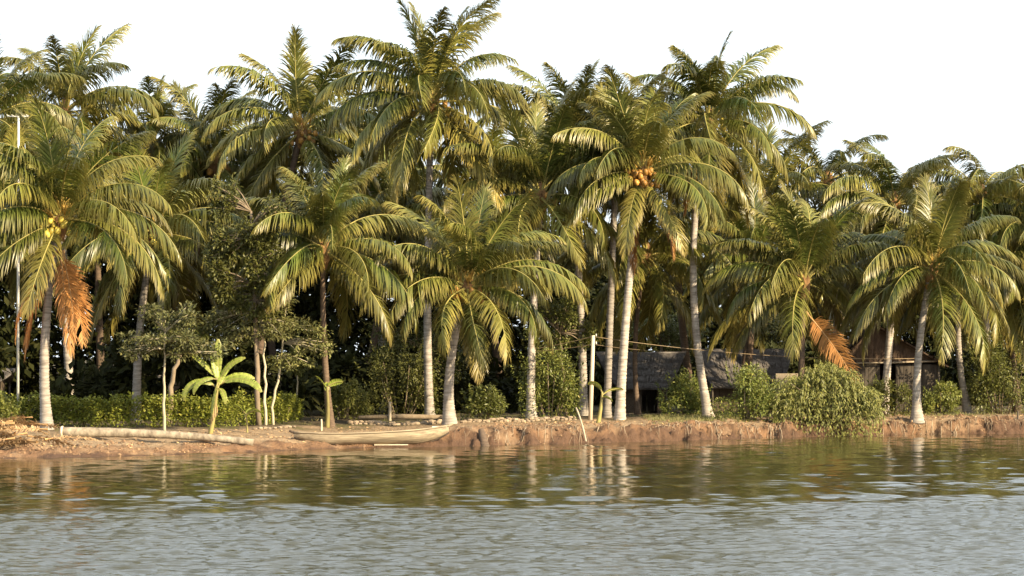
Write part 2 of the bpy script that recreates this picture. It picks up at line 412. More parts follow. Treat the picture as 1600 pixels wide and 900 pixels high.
# frond families by the direction they leave the crown and the direction of their tip (degrees above the horizon)
FAM = [(86, 62, .4), (77, 24, .8), (64, -20, 1.3), (48, -52, 1.7), (30, -68, 1.9), (8, -78, 1.9), (-18, -84, 1.4), (-46, -89, 1.0)]
FR = [[build_frond(a, b, 100 + 10 * i + k * 3, hang=h) for k in range(5)] for i, (a, b, h) in enumerate(FAM)]
FR_DEAD = [build_frond(-50 - 14 * k, -89, 300 + k, L=3.7, dead=1, hang=1.3, lmax=.8, mats=[M_dead, M_deadrachis]) for k in range(3)]
FR_HAY = [build_frond(6, -14, 320 + k, L=3.6, dead=1, lmax=.7, mats=[M_hay, M_deadrachis], flat=True) for k in range(3)]
FR_FLAT = build_frond(-48, -64, 340, L=4.2, lmax=.95, n=150, twist=R(65), mats=[M_dead, M_deadrachis], flat=True)
FR_STEEP = build_frond(-70, -84, 345, L=3.5, lmax=.75, n=110, twist=R(72), mats=[M_dead, M_deadrachis], flat=True)
AGE = np.array([f[0] for f in FAM], float)

def nut_mesh(m):
    V = []; q = []; t = []; k = 8
    prof = [(0, -.13), (.07, -.11), (.105, -.04), (.10, .05), (.06, .11), (0, .13)]
    for r, z in prof[1:-1]:
        for j in range(k):
            a = 2 * math.pi * j / k; rr = r * (1 + .08 * math.cos(3 * a)); V.append((rr * math.cos(a), rr * math.sin(a), z))
    for i in range(3):
        for j in range(k): q.append((i * k + j, i * k + (j + 1) % k, (i + 1) * k + (j + 1) % k, (i + 1) * k + j))
    V += [(0, 0, -.13), (0, 0, .13)]; b = 4 * k
    for j in range(k): t += [(b, (j + 1) % k, j), (b + 1, 3 * k + j, 3 * k + (j + 1) % k)]
    return mesh_np('coconut', V, q, t, [m], True)
NUT = {'g': nut_mesh(M_nutg), 'o': nut_mesh(M_nuto)}
def stalk_mesh(seed):
    g = np.random.default_rng(seed); mb = MB()
    mb.tube([(0, 0, 0), (.25, 0, .28), (.42, 0, .62)], [.035, .028, .012], 5)
    for k in range(9):
        a = g.uniform(-1, 1); b = g.uniform(.2, 1)
        p0 = np.array([.28, 0, .34]); d = np.array([b * .45, a * .3, .35 + .2 * g.random()])
        mb.tube([p0, p0 + d * .5, p0 + d * .9 + np.array([.05, 0, -.05])], [.014, .012, .006], 4)
    return mb.mesh('flower_stalk', [M_stalk])
STALK = [stalk_mesh(k) for k in range(3)]
def sheath_mesh(seed):
    g = np.random.default_rng(seed); V = []; q = []; k = 14
    for i, (r, z) in enumerate([(.17, -.75), (.25, -.5), (.30, -.25), (.31, 0), (.26, .25), (.14, .5), (.03, .7)]):
        for j in range(k):
            rr = r * (1 + g.uniform(-.22, .22)); a = 2 * math.pi * (j + .5 * (i % 2)) / k
            V.append((rr * math.cos(a), rr * math.sin(a), z + g.uniform(-.09, .09)))
    for i in range(6):
        for j in range(k): q.append((i * k + j, i * k + (j + 1) % k, (i + 1) * k + (j + 1) % k, (i + 1) * k + j))
    return mesh_np('leaf_sheath', V, q, None, [M_sheath], False)
SHEATH = [sheath_mesh(k) for k in range(3)]

def trunk_mesh(path, r_base, r_top, flare=1.9, seed=0, mat=None, ringstep=.11, k=12):
    path = np.asarray(path, float); L = np.linalg.norm(np.diff(path, axis=0), axis=1).sum()
    n = max(12, int(L / ringstep)); g = np.random.default_rng(seed)
    s = np.linspace(0, 1, len(path)); f = np.linspace(0, 1, 2 * n)
    pts = np.stack([np.interp(f, s, path[:, i]) for i in range(3)], -1)
    h = f * L
    r_base, r_top = r_base * .88, r_top * .88
    rad = (r_base + (r_top - r_base) * np.clip(f * 1.4, 0, 1)) * (1 + (flare - 1) * .75 * np.exp(-h / .42))
    rad = rad * (1 + .045 * np.where(np.arange(2 * n) % 2 == 0, -1, 1) + g.uniform(-.02, .02, 2 * n))
    mb = MB(); mb.tube(pts, rad, k, True, 1, .03, seed)
    return mb.mesh('trunk', [mat or M_trunk], True)

def bez(b, m, t, n=14):
    b, m, t = map(np.asarray, (b, m, t)); c = 2 * m - .5 * (b + t); u = np.linspace(0, 1, n)[:, None]
    return (1 - u) ** 2 * b + 2 * u * (1 - u) * c + u * u * t

ALLPALM = 'coconut palms of the riverside grove'
def palm(label, crown, base, mid=None, depth=None, n=26, L=4.4, seed=0, nuts=0, nutc='o', stalks=0, dead=0, lo=-48, hi=86,
         extra=(), rb=.21, rt=.145, flare=1.8, mat=None, skip=(), daz=(215, 325, 265), dz_=.35, flatdead=0):
    r = random.Random(seed * 31 + 5)
    if depth is None: b = on_ground(*base)
    else:
        b = at(base[0], 600, dep(base[0], depth)); b[2] = gz(b[0], b[1])
    c = at(crown[0], crown[1], b[1])
    m = at(mid[0], mid[1], b[1]) if mid else (b + c) / 2 + np.array([r.uniform(-.3, .3), 0, 0])
    root = thing('coconut_palm', label, 'palm tree', b, ALLPALM)
    path = bez(b, m, c) - b; path[0][2] -= .15
    link('trunk', trunk_mesh(path, rb, rt, flare, seed, mat), root)
    top = c - b
    link('leaf_sheath', SHEATH[seed % 3], root, top, (0, 0, r.uniform(0, 6)), .9)
    sc = L / 4.4
    az = r.uniform(0, 360)
    lst = []
    n += 6
    for i in range(n):
        a = (i + .5) / n
        lst.append(((az + 137.5 * i + r.uniform(-14, 14)) % 360, hi + (lo - hi) * a ** 1.15 + r.uniform(-6, 6), sc * r.uniform(.88, 1.08) * (1 - .25 * math.exp(-a * 9))))
    lst += [(x[0], x[1], sc * x[2]) for x in extra]
    for a, el, s in lst:
        if any(abs((a - k[0] + 180) % 360 - 180) < k[1] and (k[3] if len(k) > 3 else -99) < el < k[2] for k in list(skip) + ([(275, 24, 46, -14)] if nuts > 6 else [])): continue
        fi = int(np.argmin(abs(AGE - el)))
        pos = Vector((top[0] + math.cos(R(a)) * .12, top[1] + math.sin(R(a)) * .12, top[2] + .25 * (el / 86)))
        link('frond', FR[fi][r.randrange(5)], root, pos, (R(r.uniform(-22, 22)), R(-(el - AGE[fi]) * .8), R(a)), s)
    for i in range(dead):
        a = daz[i % len(daz)]
        link('dead_frond', (FR_STEEP if dead > 1 else FR_FLAT) if i < flatdead else FR_DEAD[(i + seed) % 3], root, (top[0] + math.cos(R(a)) * .1, top[1] + math.sin(R(a)) * .1, top[2] - dz_), (0, 0, R(a)), sc * r.uniform(.75, 1.0))
    for i in range(nuts):
        a = r.uniform(190, 350); rr = r.uniform(.35, .8); z = r.uniform(-.7, .12)
        link('coconut', NUT[nutc], root, (top[0] + math.cos(R(a)) * rr, top[1] + math.sin(R(a)) * rr, top[2] + z), (r.uniform(-.5, .5), r.uniform(-.5, .5), r.uniform(0, 6)), r.uniform(.85, 1.15))
    for i in range(stalks):
        link('flower_stalk', STALK[i % 3], root, (top[0], top[1], top[2] + r.uniform(-.25, .15)), (0, r.uniform(-.2, .3), R(r.uniform(180, 360))), r.uniform(.9, 1.25))
    return root

# ---- front row, each with its place, lean and fruit
palm('leftmost bank palm with pale leaning trunk, yellow coconuts and a skirt of rust red fronds', (93, 345), (74, 671), (71, 520), n=15, lo=26, extra=((190, 18, 1), (206, -4, .95), (236, -18, .9), (262, -34, .85), (298, -12, .9), (318, 0, 1), (340, 8, 1.08), (356, 24, 1.08), (15, 10, 1), (165, 10, 1), (178, 30, 1.05)), seed=1, nuts=18, nutc='g', stalks=7, dead=5, daz=(325, 350, 185, 205, 300), dz_=1.0, flatdead=2, L=4.5, rb=.21, rt=.15)
palm('palm with yellow-green coconuts rising from behind the clipped hedge', (241, 365), (214, 642), (219, 510), depth=63, n=28, seed=2, nuts=16, nutc='g', stalks=5, dead=0, L=4.3, rb=.19)
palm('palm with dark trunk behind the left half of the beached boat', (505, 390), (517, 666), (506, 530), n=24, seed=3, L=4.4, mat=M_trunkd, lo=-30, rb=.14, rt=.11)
palm('low full palm on the path beside the boat with thick grey trunk base', (731, 450), (703, 662), (705, 560), n=13, seed=4, nuts=22, nutc='o', stalks=7, L=4.5, lo=26, extra=((268, -18, .95), (302, -6, 1), (238, -8, .95), (285, -46, .8), (214, 8, .95), (190, 25, 1.05), (172, 38, 1.08), (345, 30, 1.12), (5, 42, 1.08), (325, 8, 1), (150, 10, 1), (30, 8, 1)), rb=.22, rt=.16, flare=2.0)
palm('tall palm with big bunch of orange coconuts and slightly leaning pale trunk', (1003, 272), (968, 656), (983, 440), n=14, lo=26, extra=((185, 22, .95), (226, -6, .9), (208, 8, .95), (320, -2, 1), (350, 20, 1.08), (336, 8, 1), (246, -42, .8), (302, -42, .8), (168, 5, .9), (20, 0, .9), (268, -46, .7)), seed=5, nuts=40, nutc='o', stalks=8, dead=2, L=4.4, rb=.2, rt=.15)
palm('tall palm whose pale straight trunk stands just right of the power pole', (963, 250), (948, 652), (955, 450), n=22, seed=6, L=4.2, rb=.17, rt=.14, hi=88, lo=-20)
palm('tallest bank palm, white curved trunk in front of the grey thatched hut', (1108, 192), (1108, 653), (1083, 420), n=27, seed=7, nuts=4, nutc='g', dead=1, L=4.5, rb=.19, rt=.14, flare=2.2)
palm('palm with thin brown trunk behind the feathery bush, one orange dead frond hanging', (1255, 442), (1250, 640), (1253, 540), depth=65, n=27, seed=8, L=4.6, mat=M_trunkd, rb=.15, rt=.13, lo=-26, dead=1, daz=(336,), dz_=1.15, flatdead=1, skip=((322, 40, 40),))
palm('palm with ringed trunk in front of the plank hut and swollen base', (1456, 422), (1433, 657), (1436, 545), n=28, seed=9, nuts=2, stalks=5, dead=0, L=4.5, rb=.19, rt=.15, flare=2.3, lo=-36)
palm('rightmost bank palm with bright leaning trunk', (1507, 408), (1513, 646), (1497, 525), n=26, seed=10, L=4.6, rb=.17, rt=.13, flare=2.1, lo=-36)

# ---- palms standing farther back in the grove
BACK = [
 ('palm crown cut by the left edge of the picture, upper one', (-18, 190), (-25, 0), 66, 11, 0, {}),
 ('tall dark palm with tufted top above the leftmost bank palm', (100, 178), (112, 0), 71, 12, 0, dict(L=4.6)),
 ('small dark palm top between the two tall palms at left', (238, 228), (250, 0), 73, 13, 0, dict(L=3.6)),
 ('palm with rusty crown heart above the leafy broadleaf tree', (335, 252), (275, 0), 73, 14, 8, dict(nutc='o', mat=M_trunkd, mid=(285, 520))),
 ('tall palm with orange fruit stalks behind the dark trunked palm', (470, 206), (402, 0), 70, 15, 9, dict(nutc='o', stalks=5, L=4.7, mat=M_trunkd, mid=(415, 480))),
 ('pale palm top left of the tallest palm', (578, 228), (600, 0), 76, 16, 0, dict(L=4.6)),
 ('tallest palm of the grove with orange heart, its top near the upper edge', (674, 160), (672, 0), 66, 17, 6, dict(nutc='o', stalks=3, L=4.9, n=30, mid=(668, 470))),
 ('palm with brown fruit bunch behind the low full palm', (845, 308), (830, 0), 65, 18, 12, dict(nutc='o', L=4.6, n=28, hi=88, mid=(832, 520))),
 ('palm top with upright fronds left of the orange coconut palm', (890, 222), (911, 0), 68, 19, 0, dict(L=4.3, mid=(907, 480))),
 ('bare topped thin palm above the big feathery bush', (1293, 285), (1300, 0), 74, 20, 0, dict(L=3.7, n=16, hi=76)),
 ('palm top behind the ringed trunk palm, right of the bare topped palm', (1398, 322), (1380, 0), 71, 21, 0, dict(L=4.4, hi=76)),
 ('palm with windswept dark tuft over the rightmost bank palm', (1532, 306), (1550, 0), 71, 22, 0, dict(L=4.3, hi=64)),
 ('palm crown cut by the right edge of the picture', (1622, 360), (1630, 0), 70, 23, 0, dict(L=4.3, hi=70)),
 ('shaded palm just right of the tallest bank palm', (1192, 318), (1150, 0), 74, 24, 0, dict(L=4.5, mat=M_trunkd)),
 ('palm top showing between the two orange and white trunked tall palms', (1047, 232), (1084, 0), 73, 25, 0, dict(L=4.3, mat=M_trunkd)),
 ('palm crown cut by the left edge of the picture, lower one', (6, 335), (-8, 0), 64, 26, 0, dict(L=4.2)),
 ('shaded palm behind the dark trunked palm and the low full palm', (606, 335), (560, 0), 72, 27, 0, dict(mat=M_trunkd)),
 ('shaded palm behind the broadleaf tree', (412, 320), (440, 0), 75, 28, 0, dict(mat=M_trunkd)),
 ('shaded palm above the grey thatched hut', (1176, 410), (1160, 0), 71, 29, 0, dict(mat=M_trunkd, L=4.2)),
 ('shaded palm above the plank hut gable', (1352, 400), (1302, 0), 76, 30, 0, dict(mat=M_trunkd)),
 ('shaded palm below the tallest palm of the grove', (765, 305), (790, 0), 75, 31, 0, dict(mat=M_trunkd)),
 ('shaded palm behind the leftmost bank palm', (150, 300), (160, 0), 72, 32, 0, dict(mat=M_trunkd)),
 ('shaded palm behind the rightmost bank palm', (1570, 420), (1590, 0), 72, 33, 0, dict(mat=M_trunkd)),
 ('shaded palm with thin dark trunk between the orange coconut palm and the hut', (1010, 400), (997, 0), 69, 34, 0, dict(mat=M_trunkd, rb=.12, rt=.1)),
 ('shaded palm between the hedge palm and the rusty hearted palm', (288, 330), (262, 0), 75, 35, 0, dict(mat=M_trunkd)),
]
for lab, cr, ba, back_d, sd_, nn_, kw in BACK:
    kw = dict(kw); kw.setdefault('n', 24); kw.setdefault('L', 4.4)
    palm(lab, cr, ba, depth=back_d, seed=sd_, nuts=nn_, **kw)

# ------------------------------------------------------------------ leafy plants
def leaves(P, D, length, width, g, spread=.5, droop=0., old=.15):
    """many small folded leaves: P roots, D directions; two triangles each"""
    n = len(P)
    D = D + g.normal(0, spread, (n, 3)); D[:, 2] -= droop
    D /= np.linalg.norm(D, axis=1)[:, None] + 1e-9
    up = g.normal(0, .35, (n, 3)) + np.array([0, -.25, 1.0])
    W = np.cross(D, up); W /= np.linalg.norm(W, axis=1)[:, None] + 1e-9
    N = np.cross(W, D)
    l = length * g.uniform(.6, 1.25, n)[:, None]; w_ = width * g.uniform(.7, 1.2, n)[:, None] * .5
    mid = P + D * l * .45 - N * l * .06
    V = np.stack([P, mid + W * w_ + N * w_ * .35, P + D * l - N * l * .12, mid - W * w_ + N * w_ * .35], 1).reshape(-1, 3)
    i = np.arange(n)[:, None] * 4
    tri = np.concatenate([i + np.array([[0, 1, 2]]), i + np.array([[0, 2, 3]])], 1).reshape(-1, 3)
    ti = np.stack([np.clip(g.exponential(old, n), 0, 1), np.clip(g.normal(.5, .2, n), 0, 1), np.zeros(n)], 1)
    return V, tri, np.repeat(ti, 4, 0)
def leaf_mesh(name, P, D, length, width, seed, mat, **kw):
    V, t, ti = leaves(np.asarray(P, float), np.asarray(D, float), length, width, np.random.default_rng(seed), **kw)
    return mesh_np(name, V, None, t, [mat], False, ti)

def blob(g, n, cen, rad, shell=.55):
    """points in an uneven ellipsoid, mostly in its outer part, with outward directions"""
    d = g.normal(0, 1, (n, 3)); d /= np.linalg.norm(d, axis=1)[:, None]
    r = (shell + (1 - shell) * g.random(n)) * (1 + .25 * vnoise(d[:, 0] * 3 + cen[0], d[:, 1] * 3 + d[:, 2] * 2 + cen[1], 9))
    return np.asarray(cen) + d * r[:, None] * np.asarray(rad), d

def shrub(name, label, cat, px0, px1, ytop, base, seed, mat, n=3600, ll=.13, lw=.06, depth_r=None, depth=None, group=None, lumps=11, droop=.15):
    g = np.random.default_rng(seed)
    if depth: b = at(base[0], 600, dep(base[0], depth)); b[2] = gz(b[0], b[1])
    else: b = on_ground(*base)
    k = b[1] / FPX; hw = (px1 - px0) / 2 * k; h = at(base[0], ytop, b[1])[2] - b[2]
    dr = depth_r or hw * .8
    b = b + np.array([(px0 + px1 - 2 * base[0]) / 2 * k, dr * .8, 0]); b[2] = gz(b[0], b[1])
    root = thing(name, label, cat, b, group)
    P = []; D = []; stems = MB()
    for i in range(lumps):
        u = g.uniform(-.8, .8); v = g.uniform(-.75, .6)
        zc = h * (.25 + .52 * g.random() * math.sqrt(max(.05, 1 - u * u * .9)))
        rr = np.array([hw * g.uniform(.26, .42), dr * .4, h * g.uniform(.18, .28)])
        c = np.array([u * hw * .85, v * dr, zc])
        p, d = blob(g, n // lumps, c, rr); P.append(p); D.append(d)
        s0 = np.array([u * hw * .25, v * dr * .3, -.1])
        stems.tube([s0, (s0 + c) / 2 + np.array([u * .1, 0, .05]), c], [.03, .02, .008], 5)
    # low skirt down to the ground, and sprigs that break the outline
    m = n // 4
    p = np.stack([g.uniform(-hw * .9, hw * .9, m), g.uniform(-dr * .9, dr * .6, m), g.uniform(.02, h * .4, m)], 1); P.append(p); D.append(np.stack([p[:, 0] * .3, -np.ones(m), np.full(m, .5)], 1))
    for i in range(lumps):
        u = g.uniform(-.85, .85); q0 = np.array([u * hw, g.uniform(-.5, .4) * dr, h * .7 * math.sqrt(max(.1, 1 - u * u))]); dd = np.array([u * .6, g.uniform(-.4, .2), 1.0]); tt = np.linspace(0, h * g.uniform(.18, .36), 16)
        p = q0 + dd * tt[:, None]; p = np.repeat(p, 2, 0); P.append(p); D.append(g.normal(0, 1, p.shape) + np.array([0, 0, .6]))
    P = np.concatenate(P); D = np.concatenate(D); ok = P[:, 2] > .01; P, D = P[ok], D[ok]
    link('stem', stems.mesh('stem', [M_bark]), root)['kind'] = 'stuff'
    f = link('foliage', leaf_mesh('foliage', P, D, ll, lw, seed, mat, spread=.55, droop=droop), root); f['kind'] = 'stuff'
    return root

# clipped hedge behind the log
def hedge():
    g = np.random.default_rng(77); root = None; P = []; D = []; stems = MB()
    pts = [on_ground(px, py) for px, py in ((-60, 664), (60, 664), (150, 668), (250, 668), (350, 666), (430, 662), (470, 656))]
    o = pts[0].copy(); root = thing('hedge', 'long clipped light green hedge along the left of the bank', 'hedge', o)
    pts = np.array(pts)
    s = np.linspace(0, len(pts) - 1, 240)
    for i in range(240):
        c = np.array([np.interp(s[i], np.arange(len(pts)), pts[:, k]) for k in range(3)]) - o
        h = .95 + .16 * vnoise(i * .07, 0, 4) + .13 * vnoise(i * .33, 0, 5) + .08 * vnoise(i * .9, 0, 6) - .35 * smooth(205, 239, i)
        m = 62
        z = h * g.random(m) ** .75; y = np.where(g.random(m) < .68, g.uniform(-.12, .05, m), g.uniform(0, .7, m))
        y = np.where(z > h * .9, g.uniform(-.05, .7, m), y) + .22 * vnoise(i * .22, z * 2.2, 6)
        p = np.stack([g.uniform(-.09, .09, m), y, z + g.normal(0, .05, m)], 1) + c; P.append(p); D.append(np.stack([g.normal(0, .5, m), -np.ones(m), np.full(m, .45)], 1))
        if i % 5 == 0: stems.tube([c + (0, .35, -.1), c + (g.normal(0, .05), .35, h * .6)], [.02, .012], 4)
    link('stem', stems.mesh('stem', [M_bark]), root)['kind'] = 'stuff'
    f = link('foliage', leaf_mesh('foliage', np.concatenate(P), np.concatenate(D), .13, .075, 3, M_hedge, spread=.6, old=.2), root); f['kind'] = 'stuff'
hedge()

shrub('shrub', 'tall leafy green shrub left of the power pole', 'shrub', 806, 912, 530, (862, 654), 201, M_shrub, n=5200, lumps=15)
shrub('shrub', 'small dark shrub right of the low full palm', 'shrub', 716, 792, 596, (752, 657), 202, M_shrub, n=2600)
shrub('shrub', 'low shrub in the shade left of the white curved trunk', 'shrub', 1030, 1112, 578, (1072, 652), 203, M_shrub, n=3600)
shrub('shrub', 'broad yellow-green shrub right of the white curved trunk', 'shrub', 1108, 1222, 566, (1165, 660), 204, M_shrub, n=6000, lumps=15, ll=.12)
shrub('shrub', 'small round shrub below the plank hut, left of the ringed trunk', 'shrub', 1352, 1430, 588, (1394, 651), 205, M_shrub, n=2600, lumps=8)
shrub('shrub', 'low glossy shrub between the two rightmost trunks', 'shrub', 1440, 1504, 596, (1472, 649), 206, M_shrub, n=2600, lumps=8)
shrub('shrub', 'big loose bush at the right edge behind the rightmost trunk', 'shrub', 1512, 1625, 500, (1568, 648), 207, M_shrub, n=6500, lumps=17)
shrub('shrub', 'dim leafy shrub behind the boat and the low full palm', 'shrub', 560, 690, 520, (630, 650), 208, M_tleaf, n=5200, lumps=15, depth=66)
shrub('shrub', 'dim shrub behind the dark palm trunk', 'shrub', 500, 575, 590, (540, 656), 209, M_tleaf, n=3000)
shrub('shrub', 'dim shrub in the trees behind the hedge', 'shrub', 110, 190, 545, (150, 640), 210, M_tleaf, n=3600, depth=67)
shrub('shrub', 'reddish tipped low plant above the left end of the hedge', 'shrub', -20, 30, 605, (5, 660), 211, M_shrub, n=1400, depth=58, lumps=6)

def feathery():
    b = on_ground(1290, 668); g = np.random.default_rng(31)
    root = thing('feathery_bush', 'big feathery yellow-green bush drooping over the water edge', 'bush', b)
    k = b[1] / FPX; P = []; D = []; st = MB()
    for i in range(560):
        u = g.uniform(-1, 1); a = g.uniform(0, 1)
        x0 = u * 60 * k; top = (112 - 50 * abs(u) ** 1.7) * k * g.uniform(.45, 1.05)
        y0 = g.uniform(-.5, 1.2)
        dx = (u + g.normal(0, .35)) * .9; dy = -g.uniform(.2, 1.0)
        t = np.linspace(0, 1, 15)[:, None]
        drop = g.uniform(.4, 1.25) * top
        p = np.array([x0, y0, top * .75]) + np.array([dx, dy, 0]) * t * g.uniform(.35, .8) + np.array([0, 0, 1]) * (top * .5 * t - drop * t * t)
        p = np.repeat(p, 2, 0) + g.normal(0, .03, (30, 3)); P.append(p); dd = np.gradient(p, axis=0); dd /= np.linalg.norm(dd, axis=1)[:, None] + 1e-6
        D.append(dd * .8 + np.array([0, -.2, -.2]))
        if i % 9 == 0: st.tube([(x0 * .2, .3, -.1), (x0 * .6, y0 * .7, top * .5), p[0], p[12]], [.03, .022, .014, .004], 4)
    m = 2600
    u = g.uniform(-1, 1, m); p = np.stack([u * 84 * k, g.uniform(-.9, .2, m), g.uniform(-.55, 1.3, m)], 1); P.append(p); D.append(np.stack([u * .4, -np.ones(m) * .6, -np.ones(m) * .3], 1))
    P = np.concatenate(P); D = np.concatenate(D)
    gl = ground_z(P[:, 0] + b[0], P[:, 1] + b[1]) - b[2]; ok = P[:, 2] > np.maximum(gl, -b[2] + .04); P, D = P[ok], D[ok]
    link('stem', st.mesh('stem', [M_bark]), root)['kind'] = 'stuff'
    f = link('foliage', leaf_mesh('foliage', P, D, .17, .05, 5, M_willow, spread=.35, droop=.2, old=.2), root); f['kind'] = 'stuff'
feathery()

# broadleaf trees with thin trunks; foliage in tiers or in a tall loose crown
def tree(label, trunk_px, base, depth, lumps, seed, mat, bark, r0=.07, n=3000, ll=.15, lw=.07, name='broadleaf_tree', lobes=14):
    """lumps: (px, py, half width px, half height px) of each mass of leaves"""
    g = np.random.default_rng(seed)
    if depth: b = at(base[0], 600, dep(base[0], depth)); b[2] = gz(b[0], b[1])
    else: b = on_ground(*base)
    k = b[1] / FPX; root = thing(name, label, 'tree', b, 'slender broadleaf trees among the palms')
    tp = np.array([b] + [at(x, y, b[1]) for x, y in trunk_px]) - b; tp[0][2] -= .1
    u = np.linspace(0, 1, 14); s = np.linspace(0, 1, len(tp)); tp = np.stack([np.interp(u, s, tp[:, i]) for i in range(3)], -1); tp[1:-1] += g.normal(0, .025, (12, 3))
    tr = MB().tube(tp, np.linspace(r0, r0 * .45, 14), 8, True, 1, .06, seed)
    link('trunk', tr.mesh('trunk', [bark]), root)
    P = []; D = []; tot = sum(a * c for _, _, a, c in lumps)
    for (px, py, a, c) in lumps:
        cen = at(px, py, b[1]) - b
        j = int(np.argmin(np.linalg.norm(tp - cen, axis=1)))
        br = MB(); m = max(200, int(n * a * c / tot))
        for i in range(lobes):
            q = cen + np.array([g.uniform(-1, 1) * a * k * .8, g.uniform(-.8, .6) * max(.5, a * k * .6), g.uniform(-.7, .7) * c * k])
            br.tube([tp[j], (tp[j] + q) / 2 + (0, 0, .1), q], [r0 * .35, r0 * .25, .008], 5)
            p, d = blob(g, m // lobes, q, (a * k * .36, a * k * .36, max(.16, c * k * .45)), .3); P.append(p); D.append(d)
        link('branch', br.mesh('branch', [bark]), root)
    f = link('crown', leaf_mesh('crown', np.concatenate(P), np.concatenate(D), ll, lw, seed, mat, spread=.5, droop=.1), root); f['kind'] = 'stuff'
tree('tall dense tree with small round leaves between the left palms and the dark trunk', [(398, 480), (392, 330)], (405, 0), 59.2,
     [(352, 305, 26, 34), (385, 370, 48, 42), (415, 420, 42, 40), (372, 440, 46, 40), (430, 345, 24, 40), (345, 380, 24, 40), (400, 480, 45, 30)], 401, M_tleaf, M_bark, .1, 9500, .15, .085)
tree('thin pale stemmed tree with a flat tier of leaves above the banana plant', [(256, 600), (258, 520)], (257, 674), None,
     [(262, 495, 44, 22), (250, 535, 66, 18), (310, 548, 44, 18), (215, 548, 26, 14)], 402, M_tier, M_barkp, .055, 4200, .16, .07)
tree('slender tree with straight pale stem right of the banana plant', [(413, 580), (408, 470)], (415, 664), None,
     [(400, 512, 62, 18), (366, 528, 40, 18), (415, 470, 44, 22), (345, 500, 30, 20)], 403, M_tier, M_barkp, .06, 3800, .16, .07)
tree('slender tree with crooked pale stem left of the dark palm trunk', [(424, 632), (436, 590), (442, 520), (450, 430)], (427, 664), None,
     [(468, 512, 52, 17), (445, 440, 24, 26), (455, 562, 34, 14), (490, 540, 30, 16)], 404, M_tier, M_barkp, .055, 3000, .15, .07)
tree('thin dim sapling behind the crooked stemmed tree', [(463, 600), (466, 560)], (463, 0), 64, [(470, 570, 30, 14), (480, 540, 26, 12)], 405, M_tleaf, M_barkp, .04, 1500)
tree('dim leafy tree above the shrub by the power pole', [(880, 600), (875, 520)], (885, 0), 68, [(868, 480, 45, 30), (905, 520, 30, 24), (850, 530, 30, 26)], 406, M_tleaf, M_bark, .08, 4500)
tree('pale green tree glimpsed over the roof of the grey hut', [(1035, 560), (1030, 520)], (1035, 0), 78, [(1025, 510, 48, 32), (1075, 525, 36, 28)], 407, M_shrub, M_bark, .09, 4500)
tree('dim tree behind the hanging orange frond', [(1310, 560), (1320, 500)], (1308, 0), 80, [(1320, 490, 60, 34), (1215, 505, 48, 30)], 408, M_tleaf, M_bark, .09, 4500)
tree('dim tree between the low full palm and the boat', [(650, 600), (655, 540)], (648, 0), 70, [(640, 530, 60, 36), (690, 560, 40, 40)], 409, M_tleaf, M_bark, .09, 4500)
tree('brown trunked leaning tree behind the hedge', [(268, 600), (285, 540)], (264, 0), 60, [(290, 520, 40, 16)], 410, M_tleaf, M_bark, .12, 1600)

# the dark wood behind everything reads as one mass
def thicket():
    g = np.random.default_rng(91); P = []; D = []
    for i in range(2100):
        x = g.uniform(-46, 52); y = float(yw(x)) + 33 + g.uniform(0, 17)
        top = 9.6 + 1.6 * vnoise(x * .16, 3, 12)
        c = (x, y, top * (1 - (1 - g.random()) ** 1.1) + .2); r = g.uniform(1.0, 1.9)
        p, d = blob(g, 95, c, (r * 1.2, r, r), .2); P.append(p); D.append(d)
    for i in range(260):
        x = g.uniform(-34, 40); y = float(yw(x)) + 20 + g.uniform(0, 6)
        if 3 < x < 21: y += 10
        c = (x, y, g.uniform(.3, 3.4)); r = g.uniform(.4, .9)
        p, d = blob(g, 110, c, (r, r, r), .25); P.append(p); D.append(d)
    P = np.concatenate(P); D = np.concatenate(D); ok = P[:, 2] > .5
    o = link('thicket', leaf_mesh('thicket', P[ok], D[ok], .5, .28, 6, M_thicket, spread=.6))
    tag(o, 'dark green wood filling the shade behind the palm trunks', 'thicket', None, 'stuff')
thicket()

